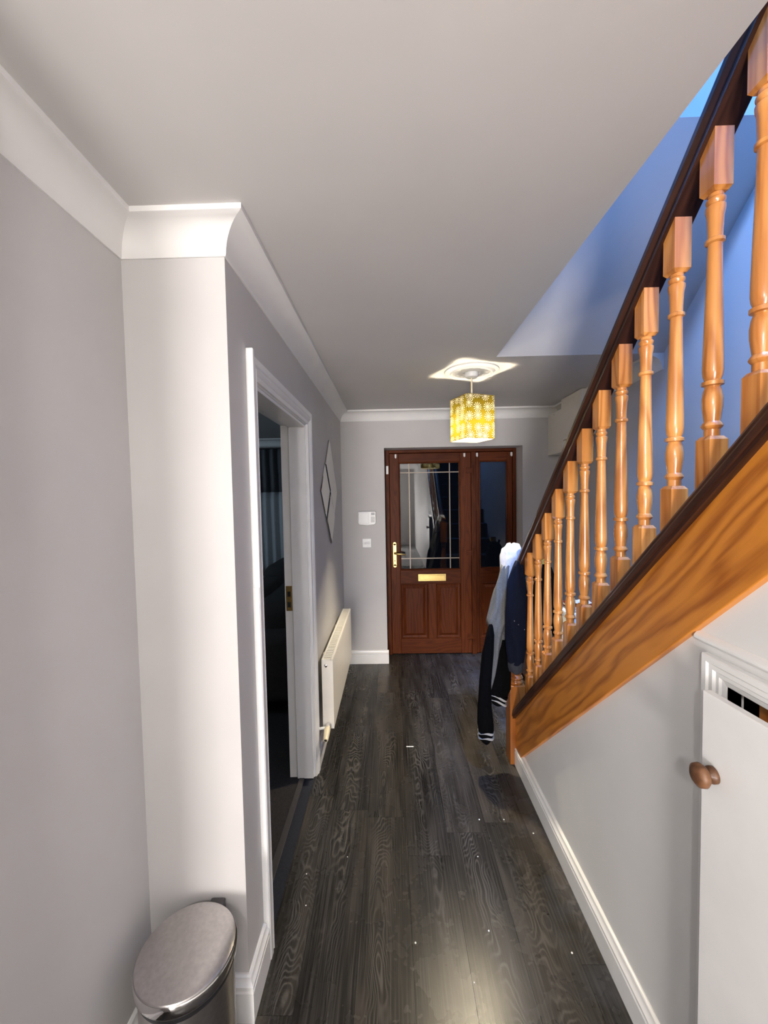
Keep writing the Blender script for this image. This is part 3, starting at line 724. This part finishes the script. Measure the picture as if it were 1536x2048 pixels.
# ------------------------------------------------------------------ mirror tiles
mt = thing('mirror_tile_panel', 'diamond-shaped cluster of mirror tiles on the left wall', 'mirror', (XL, 3.0, 1.63))
for (cy, cz, dx) in ((2.995, 1.822, .010), (2.790, 1.632, .006), (3.195, 1.632, .006), (2.995, 1.432, .010)):
    a = .196
    def dia(s, x): return [(XL + x, cy - a * s, cz), (XL + x, cy, cz + a * .985 * s), (XL + x, cy + a * s, cz), (XL + x, cy, cz - a * .985 * s)]
    obj('mirror_tile', MB().rings([dia(1, .001), dia(1, dx - .001), dia(.94, dx + .002)]), MIRROR, mt)

# ------------------------------------------------------------------ alarm keypad, switch, meter box
kp = thing('alarm_keypad', 'white alarm keypad on the end wall above the light switch', 'keypad', (-.228, YF, 1.385))
b = MB().prism([(-.310, 1.340), (-.300, 1.325), (-.228, 1.317), (-.156, 1.325), (-.145, 1.340), (-.145, 1.440), (-.152, 1.447), (-.303, 1.447), (-.310, 1.440)], YF - .032, YF, XZ)
obj('case', b, WHITEP, kp, bevel=.004)
obj('flap', MB().box(-.304, -.212, YF - .036, YF - .032, 1.338, 1.438), WHITEP, kp, bevel=.002)
obj('display', MB().box(-.188, -.155, YF - .0345, YF - .032, 1.412, 1.436), GREYP, kp)
for r in range(4):
    for c in range(3): obj('key', MB().box(-.189 + c * .012, -.180 + c * .012, YF - .0355, YF - .032, 1.346 + r * .014, 1.356 + r * .014), GREYP, kp)
sw = thing('light_switch', 'square white double light switch on the end wall', 'switch', (-.233, YF, 1.15))
obj('plate', MB().box(-.275, -.192, YF - .009, YF, 1.107, 1.193), WHITEP, sw, bevel=.003)
for x in (-.252, -.233, -.214): obj('rocker', MB().box(x - .008, x + .008, YF - .014, YF - .009, 1.138, 1.162), PAPER, sw, bevel=.002)
mb_ = thing('meter_box', 'cream electricity meter box high in the corner by the cornice', 'meter box', (1.5, 3.5, 1.93))
obj('case', MB().box(1.455, XR - .002, 3.42, YF - .002, 1.935, 2.300), CREAM if False else RADW, mb_, bevel=.004)
obj('upper_cover', MB().box(1.440, XR - .002, 3.06, 3.42, 2.030, ZC - .004), RADW, mb_, bevel=.004)
obj('lower_cover', MB().box(1.450, XR - .002, 3.10, 3.42, 1.935, 2.020), WHITEP, mb_, bevel=.004)
obj('edge_strip', MB().box(1.436, 1.450, 3.05, 3.06, 2.030, ZC - .02), WHITEP, mb_)
obj('screw', MB().lathe([(.004, 0), (.004, -.003)], (1.455, 3.60, 2.28), 10, 0), GREYP, mb_)
obj('screw', MB().lathe([(.004, 0), (.004, -.003)], (1.440, 3.10, 2.20), 10, 0), GREYP, mb_)

# ------------------------------------------------------------------ pedal bin
bc = (-.567, 1.011); BR = .124
bi = thing('pedal_bin', 'round brushed-steel pedal bin in the corner by the pillar', 'bin', (bc[0], bc[1], 0))
obj('body', MB().lathe([(.112, .018), (.116, .022), (.117, .345), (.117, .350)], (*bc, 0), 48), STEEL, bi, smooth=40)
obj('base_ring', MB().lathe([(.118, 0), (.119, .004), (.119, .020), (.114, .024)], (*bc, 0), 48), BLACKP, bi, smooth=40)
obj('collar', MB().lathe([(.1165, .338), (.118, .342), (.118, .356), (.112, .358)], (*bc, 0), 48), BLACKP, bi, smooth=40)
ld = obj('lid', MB().lathe([(.115, .357), (.122, .357), (.124, .361), (.1245, .390), (.122, .396), (.116, .399), (.080, .404), (.040, .4065), (.001, .407)], (*bc, 0), 64), STEEL, bi, smooth=40)
obj('lid_rim', MB().lathe([(.1242, .362), (.1256, .364), (.1258, .389), (.1240, .392)], (*bc, 0), 64, cap=False), CHROME, ld, smooth=40)
hd = Vector((.022, 1.0)).normalized()
hb = MB().box(-.022, .022, .112, .146, .26, .385); hb.v = [(bc[0] + .022 + v[0], bc[1] + v[1], v[2]) for v in hb.v]
obj('hinge', hb, DARKG, bi, bevel=.004)
pb = MB().box(-.030, .030, -.175, -.10, .012, .022); ca, sa = math.cos(.35), math.sin(.35)
pb.v = [(bc[0] + x * ca - y * sa * -1, bc[1] + x * -sa * -1 * -1 + y * ca, z) for x, y, z in pb.v]
obj('pedal', pb, BLACKP, bi, bevel=.003)

# ------------------------------------------------------------------ garments on the newel
def lerp(a, b, t): return a + (b - a) * t
def garment(keys, seg=36, folds=5, amp=.10, n=22, phase=0.0, lump=0.0):
    """keys: (z, x_left, x_right, y_centre, half_depth) from top to bottom"""
    R = []
    for i in range(n):
        f = i / (n - 1) * (len(keys) - 1); k = min(int(f), len(keys) - 2); t = f - k; t = t * t * (3 - 2 * t) * .5 + t * .5
        z, a, b, yc, d = [lerp(keys[k][q], keys[k + 1][q], t) for q in range(5)]
        ring = []
        for s in range(seg):
            an = 2 * PI * s / seg
            m = 1 + amp * math.cos(folds * an + phase + 1.4 * math.sin(i * .35 + phase)) + lump * math.sin(i * .9 + 2 * an)
            ring.append(((a + b) / 2 + (b - a) / 2 * math.cos(an) * (1 + (m - 1) * .35), yc + d * math.sin(an) * m, z + .006 * math.sin(3 * an + i * .5)))
        R.append(ring)
    return MB().rings(R)
ho = thing('hooded_jacket', 'grey and black hooded jacket with striped cuffs hung on the newel', 'jacket', (.60, 2.25, .2))
obj('hood', garment([(1.302, .690, .715, 2.335, .012), (1.295, .664, .738, 2.33, .040), (1.270, .640, .752, 2.325, .056), (1.225, .626, .752, 2.318, .064), (1.165, .622, .724, 2.300, .056), (1.110, .612, .690, 2.285, .040), (1.06, .610, .660, 2.28, .026)], folds=8, amp=.12, n=26), HOODF, ho, smooth=80)
obj('jacket_body', garment([(1.185, .622, .676, 2.274, .020), (1.12, .603, .672, 2.270, .030), (1.05, .580, .668, 2.267, .036), (.95, .556, .662, 2.264, .040), (.87, .532, .655, 2.262, .042), (.80, .546, .640, 2.264, .038), (.70, .542, .612, 2.264, .032), (.56, .516, .583, 2.262, .028), (.416, .482, .545, 2.258, .024), (.385, .484, .530, 2.257, .014)], folds=5, amp=.26, n=40), GREYF, ho, smooth=80)
s1 = obj('sleeve', garment([(.860, .540, .560, 2.232, .010), (.80, .518, .566, 2.226, .026), (.70, .497, .560, 2.222, .034), (.53, .480, .545, 2.220, .036), (.40, .468, .545, 2.218, .038), (.30, .466, .556, 2.216, .038), (.262, .472, .556, 2.216, .034)], folds=5, amp=.08, n=26, phase=1), BLACKF, ho, smooth=80)
c1 = obj('cuff', garment([(.266, .470, .558, 2.216, .033), (.23, .474, .553, 2.216, .032), (.200, .480, .546, 2.216, .030)], folds=4, amp=.05, n=8, phase=1), BLACKF, ho, smooth=80)
for z in (.252, .224): obj('stripe', garment([(z + .004, .468, .560, 2.216, .0345), (z - .004, .469, .559, 2.216, .0345)], folds=4, amp=.05, n=3, phase=1), STRIPE, c1, smooth=80)
def slant(mb, x0, k): mb.v = [(x, y, z - (x - x0) * k) for x, y, z in mb.v]; return mb
s2 = obj('sleeve', slant(garment([(.78, .600, .650, 2.262, .016), (.70, .596, .662, 2.262, .028), (.60, .574, .668, 2.262, .034), (.50, .548, .668, 2.262, .036), (.45, .536, .652, 2.262, .034)], folds=5, amp=.08, n=20, phase=2), .58, .25), BLACKF, ho, smooth=80)
c2 = obj('cuff', slant(garment([(.456, .534, .652, 2.262, .034), (.42, .534, .640, 2.262, .032), (.395, .536, .630, 2.262, .030)], folds=4, amp=.05, n=8, phase=2), .58, .40), BLACKF, ho, smooth=80)
for z in (.438, .412): obj('stripe', slant(garment([(z + .004, .531, .648, 2.262, .0350), (z - .004, .531, .646, 2.262, .0350)], folds=4, amp=.05, n=3, phase=2), .58, .40), STRIPE, c2, smooth=80)
na = thing('navy_sweatshirt', 'navy blue sweatshirt draped in front of the newel', 'sweatshirt', (.68, 2.2, .62))
obj('sweatshirt_body', garment([(1.225, .668, .690, 2.166, .008), (1.20, .652, .708, 2.164, .022), (1.107, .622, .722, 2.160, .032), (.99, .615, .736, 2.158, .037), (.906, .612, .744, 2.158, .038), (.82, .611, .738, 2.158, .038), (.74, .615, .722, 2.158, .037), (.675, .622, .706, 2.158, .038)], folds=4, amp=.14, n=34, phase=.6), NAVYF, na, smooth=80)
obj('rib_hem', garment([(.682, .620, .706, 2.158, .037), (.65, .624, .704, 2.158, .035), (.622, .630, .700, 2.158, .030)], folds=9, amp=.04, n=8, phase=.6), NAVYR, na, smooth=80)
for x, z in ((.646, .915), (.668, .895), (.700, .868)): obj('lint', MB().lathe([(.0005, -.002), (.0022, 0), (.0005, .002)], (x, 2.158 - .041, z), 6), STRIPE, na)

# ------------------------------------------------------------------ things beyond the stairs
cb = thing('low_cabinet', 'low brown cabinet in the corner beyond the stairs', 'cabinet', (1.33, 3.15, 0))
obj('carcass', MB().box(1.10, 1.535, 2.86, 3.46, .05, .445), CABW, cb)
obj('top', MB().box(1.08, 1.537, 2.84, 3.48, .445, .465), CABW, cb, bevel=.003)
for x in (1.10, 1.50):
    for y in (2.87, 3.42): obj('leg', MB().box(x, x + .03, y, y + .03, 0, .05), CABW, cb)
for y in (2.875, 3.165):
    dr = obj('door', MB().box(1.085, 1.10, y, y + .28, .07, .43), CABW, cb, bevel=.002)
    obj('knob', MB().lathe([(.005, 0), (.009, -.012), (.007, -.018)], (1.085, y + .14, .27), 12, 0), BRASS, dr, smooth=50)
wb = thing('storage_box', 'white lidded storage box on the low cabinet', 'box', (1.44, 2.96, .465))
obj('box_body', MB().box(1.262, 1.525, 2.86, 3.06, .466, .690), PAPER, wb, bevel=.004)
obj('box_lid', MB().box(1.255, 1.532, 2.853, 3.067, .690, .725), PAPER, wb, bevel=.004)
for i, (z, h, m, c, dx) in enumerate(((.726, .012, BLACKP, 'black', .0), (.739, .010, PAPER, 'white', .008), (.750, .020, REDC, 'red', -.006))):
    bk = thing('notebook', '%s notebook in the small pile on the white box' % c, 'book', (1.43, 2.95, z), 'notebooks piled on the white box')
    obj('cover', MB().box(1.290 + dx, 1.500 + dx, 2.870, 3.040, z, z + .002).box(1.290 + dx, 1.500 + dx, 2.870, 3.040, z + h - .002, z + h).box(1.498 + dx, 1.500 + dx, 2.870, 3.040, z + .002, z + h - .002), m, bk)
    obj('pages', MB().box(1.293 + dx, 1.498 + dx, 2.873, 3.037, z + .002, z + h - .002), PAPER, bk)
lt = MB()
def sheet(zf): return [(x, y, zf(x, y)) for x in (1.33, 1.39, 1.45) for y in (2.90, 2.96, 3.02)]
top = sheet(lambda x, y: .775 + .9 * (x - 1.39) ** 2 * 4 + .03 * (y - 2.9)); bot = [(x, y, z - .0015) for x, y, z in top]
lt.add(top + bot, [(i * 3 + j, i * 3 + j + 1, i * 3 + j + 4, i * 3 + j + 3) for i in range(2) for j in range(2)] + [(9 + i * 3 + j, 9 + i * 3 + j + 3, 9 + i * 3 + j + 4, 9 + i * 3 + j + 1) for i in range(2) for j in range(2)] + [(0, 3, 12, 9), (3, 6, 15, 12), (6, 7, 16, 15), (7, 8, 17, 16), (8, 5, 14, 17), (5, 2, 11, 14), (2, 1, 10, 11), (1, 0, 9, 10)])
tag(obj('letter', lt, PAPER), 'curled white letter on top of the notebook pile', 'letter')
rk = thing('rucksack', 'black rucksack standing on the low cabinet', 'bag', (1.20, 3.2, .465))
R = []
for z, a, d in ((.466, .06, .05), (.475, .095, .10), (.60, .105, .13), (.78, .10, .125), (.92, .088, .105), (1.00, .065, .07), (1.03, .02, .02)):
    R.append([(1.205 + a * math.copysign(abs(math.cos(q)) ** .6, math.cos(q)), 3.22 + d * math.copysign(abs(math.sin(q)) ** .6, math.sin(q)), z) for q in [2 * PI * k / 28 for k in range(28)]])
obj('bag_body', MB().rings(R), BLACKF, rk, smooth=60)
R = []
for z, a, d in ((.50, .03, .05), (.51, .045, .085), (.64, .05, .09), (.72, .045, .08), (.735, .02, .05)):
    R.append([(1.115 + a * math.cos(q), 3.22 + d * math.copysign(abs(math.sin(q)) ** .7, math.sin(q)), z) for q in [2 * PI * k / 20 for k in range(20)]])
obj('front_pocket', MB().rings(R), BLACKF, rk, smooth=60)
obj('grab_loop', MB().tube([(1.25, 3.20, 1.00), (1.26, 3.20, 1.045), (1.26, 3.24, 1.045), (1.25, 3.24, 1.00)], .008, 8), BLACKF, rk, smooth=60)
obj('zip_pull', MB().box(1.098, 1.104, 3.10, 3.115, .90, .93), CHROME, rk)
yb = thing('yellow_carton', 'small yellow carton resting on the black rucksack', 'carton', (1.19, 3.18, 1.03))
obj('carton_body', MB().box(1.165, 1.225, 3.15, 3.21, 1.031, 1.075), YELC, yb, bevel=.002)
obj('carton_flap', MB().box(1.163, 1.227, 3.148, 3.212, 1.075, 1.080), REDC, yb)

# ------------------------------------------------------------------ living room contents
ct = None
def curtain(label, x0, x1, y, phase):
    c = thing('curtain', label, 'curtain', ((x0 + x1) / 2, y, .55), 'living-room curtains')
    def sheet(z0, z1, m, nm, amp, off):
        n = 60; vs = []; rows = 6
        for r in range(rows + 1):
            z = lerp(z0, z1, r / rows)
            for i in range(n + 1):
                t = i / n; vs.append((lerp(x0, x1, t), y + off + amp * math.sin(t * 2 * PI * 5 + phase + .3 * math.sin(r)), z))
        fs = [(r * (n + 1) + i, r * (n + 1) + i + 1, (r + 1) * (n + 1) + i + 1, (r + 1) * (n + 1) + i) for r in range(rows) for i in range(n)]
        o = obj(nm, MB().add(vs, fs), m, c, smooth=80); s_ = o.modifiers.new('thickness', 'SOLIDIFY'); s_.thickness = .006
    sheet(2.245, 1.66, CURT1, 'upper_band', .035, 0); sheet(1.66, .55, CURT2, 'lower_band', .035, 0)
curtain('charcoal and silver curtain, the one seen through the doorway', -1.83, -1.30, 5.27, .4)
curtain('charcoal and silver curtain at the far side of the living-room window', -3.6, -3.1, 5.27, 1.2)
pl = thing('curtain_pole', 'metal curtain pole across the dim living-room window', 'curtain pole', (-2.4, 5.24, 2.225))
obj('pole', MB().tube([(-3.75, 5.210, 2.232), (-1.05, 5.210, 2.232)], .012, 12), CHROME, pl, smooth=60)
for x in (-3.77, -1.03): obj('finial', MB().lathe([(.012, -.02), (.024, -.005), (.024, .01), (.008, .024)], (x, 5.210, 2.232), 16, 0), CHROME, pl, smooth=50)
for x in (-3.0, -1.9): obj('bracket', MB().tube([(x, 5.40, 2.232), (x, 5.210, 2.232)], .006, 8), CHROME, pl)
wn = bpy.data.objects.new('window_1', None); COL.objects.link(wn); wn.location = (-2.45, 5.4, 1.0)
struct(wn, 'dark living-room window between the curtains', 'window')
for (a, b_, c, d) in ((-3.2, -1.7, .85, .91), (-3.2, -1.7, 2.04, 2.10), (-3.2, -3.14, .91, 2.04), (-1.76, -1.70, .91, 2.04), (-2.48, -2.42, .91, 2.04)): obj('window_frame', MB().box(a, b_, 5.375, 5.40, c, d), TRIM, wn)
obj('glass_pane', MB().box(-3.14, -2.48, 5.385, 5.395, .91, 2.04), BLACKP, wn); obj('glass_pane', MB().box(-2.42, -1.76, 5.385, 5.395, .91, 2.04), BLACKP, wn)
so = thing('sofa', 'dark fabric sofa just inside the living-room doorway', 'sofa', (-1.25, 3.8, 0))
def soft(x0, x1, y0, y1, z0, z1, nm, r=.06, m=SOFAF):
    o = obj(nm, MB().box(x0, x1, y0, y1, z0, z1), m, so); bv = o.modifiers.new('round', 'BEVEL'); bv.width = r; bv.segments = 5
    for p in o.data.polygons: p.use_smooth = True
soft(-1.72, -.80, 2.95, 4.75, .06, .42, 'sofa_base', .05)
soft(-1.10, -.74, 2.98, 4.72, .38, .80, 'sofa_back', .12)
soft(-1.76, -.74, 2.86, 3.08, .06, .60, 'sofa_arm', .09)
soft(-1.76, -.74, 4.62, 4.84, .06, .60, 'sofa_arm', .09)
soft(-1.74, -1.10, 3.10, 3.84, .40, .55, 'seat_cushion', .05); soft(-1.74, -1.10, 3.86, 4.60, .40, .55, 'seat_cushion', .05)
soft(-1.30, -1.00, 3.90, 4.55, .52, .92, 'back_cushion', .11)
soft(-1.30, -1.00, 3.12, 3.86, .52, .84, 'back_cushion', .11)
for x in (-1.68, -.84):
    for y in (3.0, 4.68): obj('foot', MB().lathe([(.02, 0), (.026, .06)], (x, y, 0), 10), BLACKP, so)

# ------------------------------------------------------------------ litter on the floor
tag(obj('paper_sliver', MB().box(.070, .116, 2.470, 2.476, .0005, .0025), PAPER), 'thin white paper sliver lying on the dark floor', 'litter')
for i, (x, y) in enumerate(((.06, 1.36), (.245, 1.245), (-.385, 1.62), (.33, 1.40), (.405, 1.90), (.525, 1.90), (.355, 1.70), (.64, 1.82), (-.22, 1.70), (.60, 1.33), (-.36, 1.49), (.665, 3.55))):
    r = random.uniform(.0022, .0038)
    m = MB().lathe([(r * .4, .0003), (r, r * .5), (r * .8, r), (r * .2, r * 1.2)], (x, y, 0), 7)
    tag(obj('crumb', m, PAPER, smooth=60), 'tiny white crumb lying on the dark plank floor', 'crumb', 'white crumbs scattered on the plank floor')
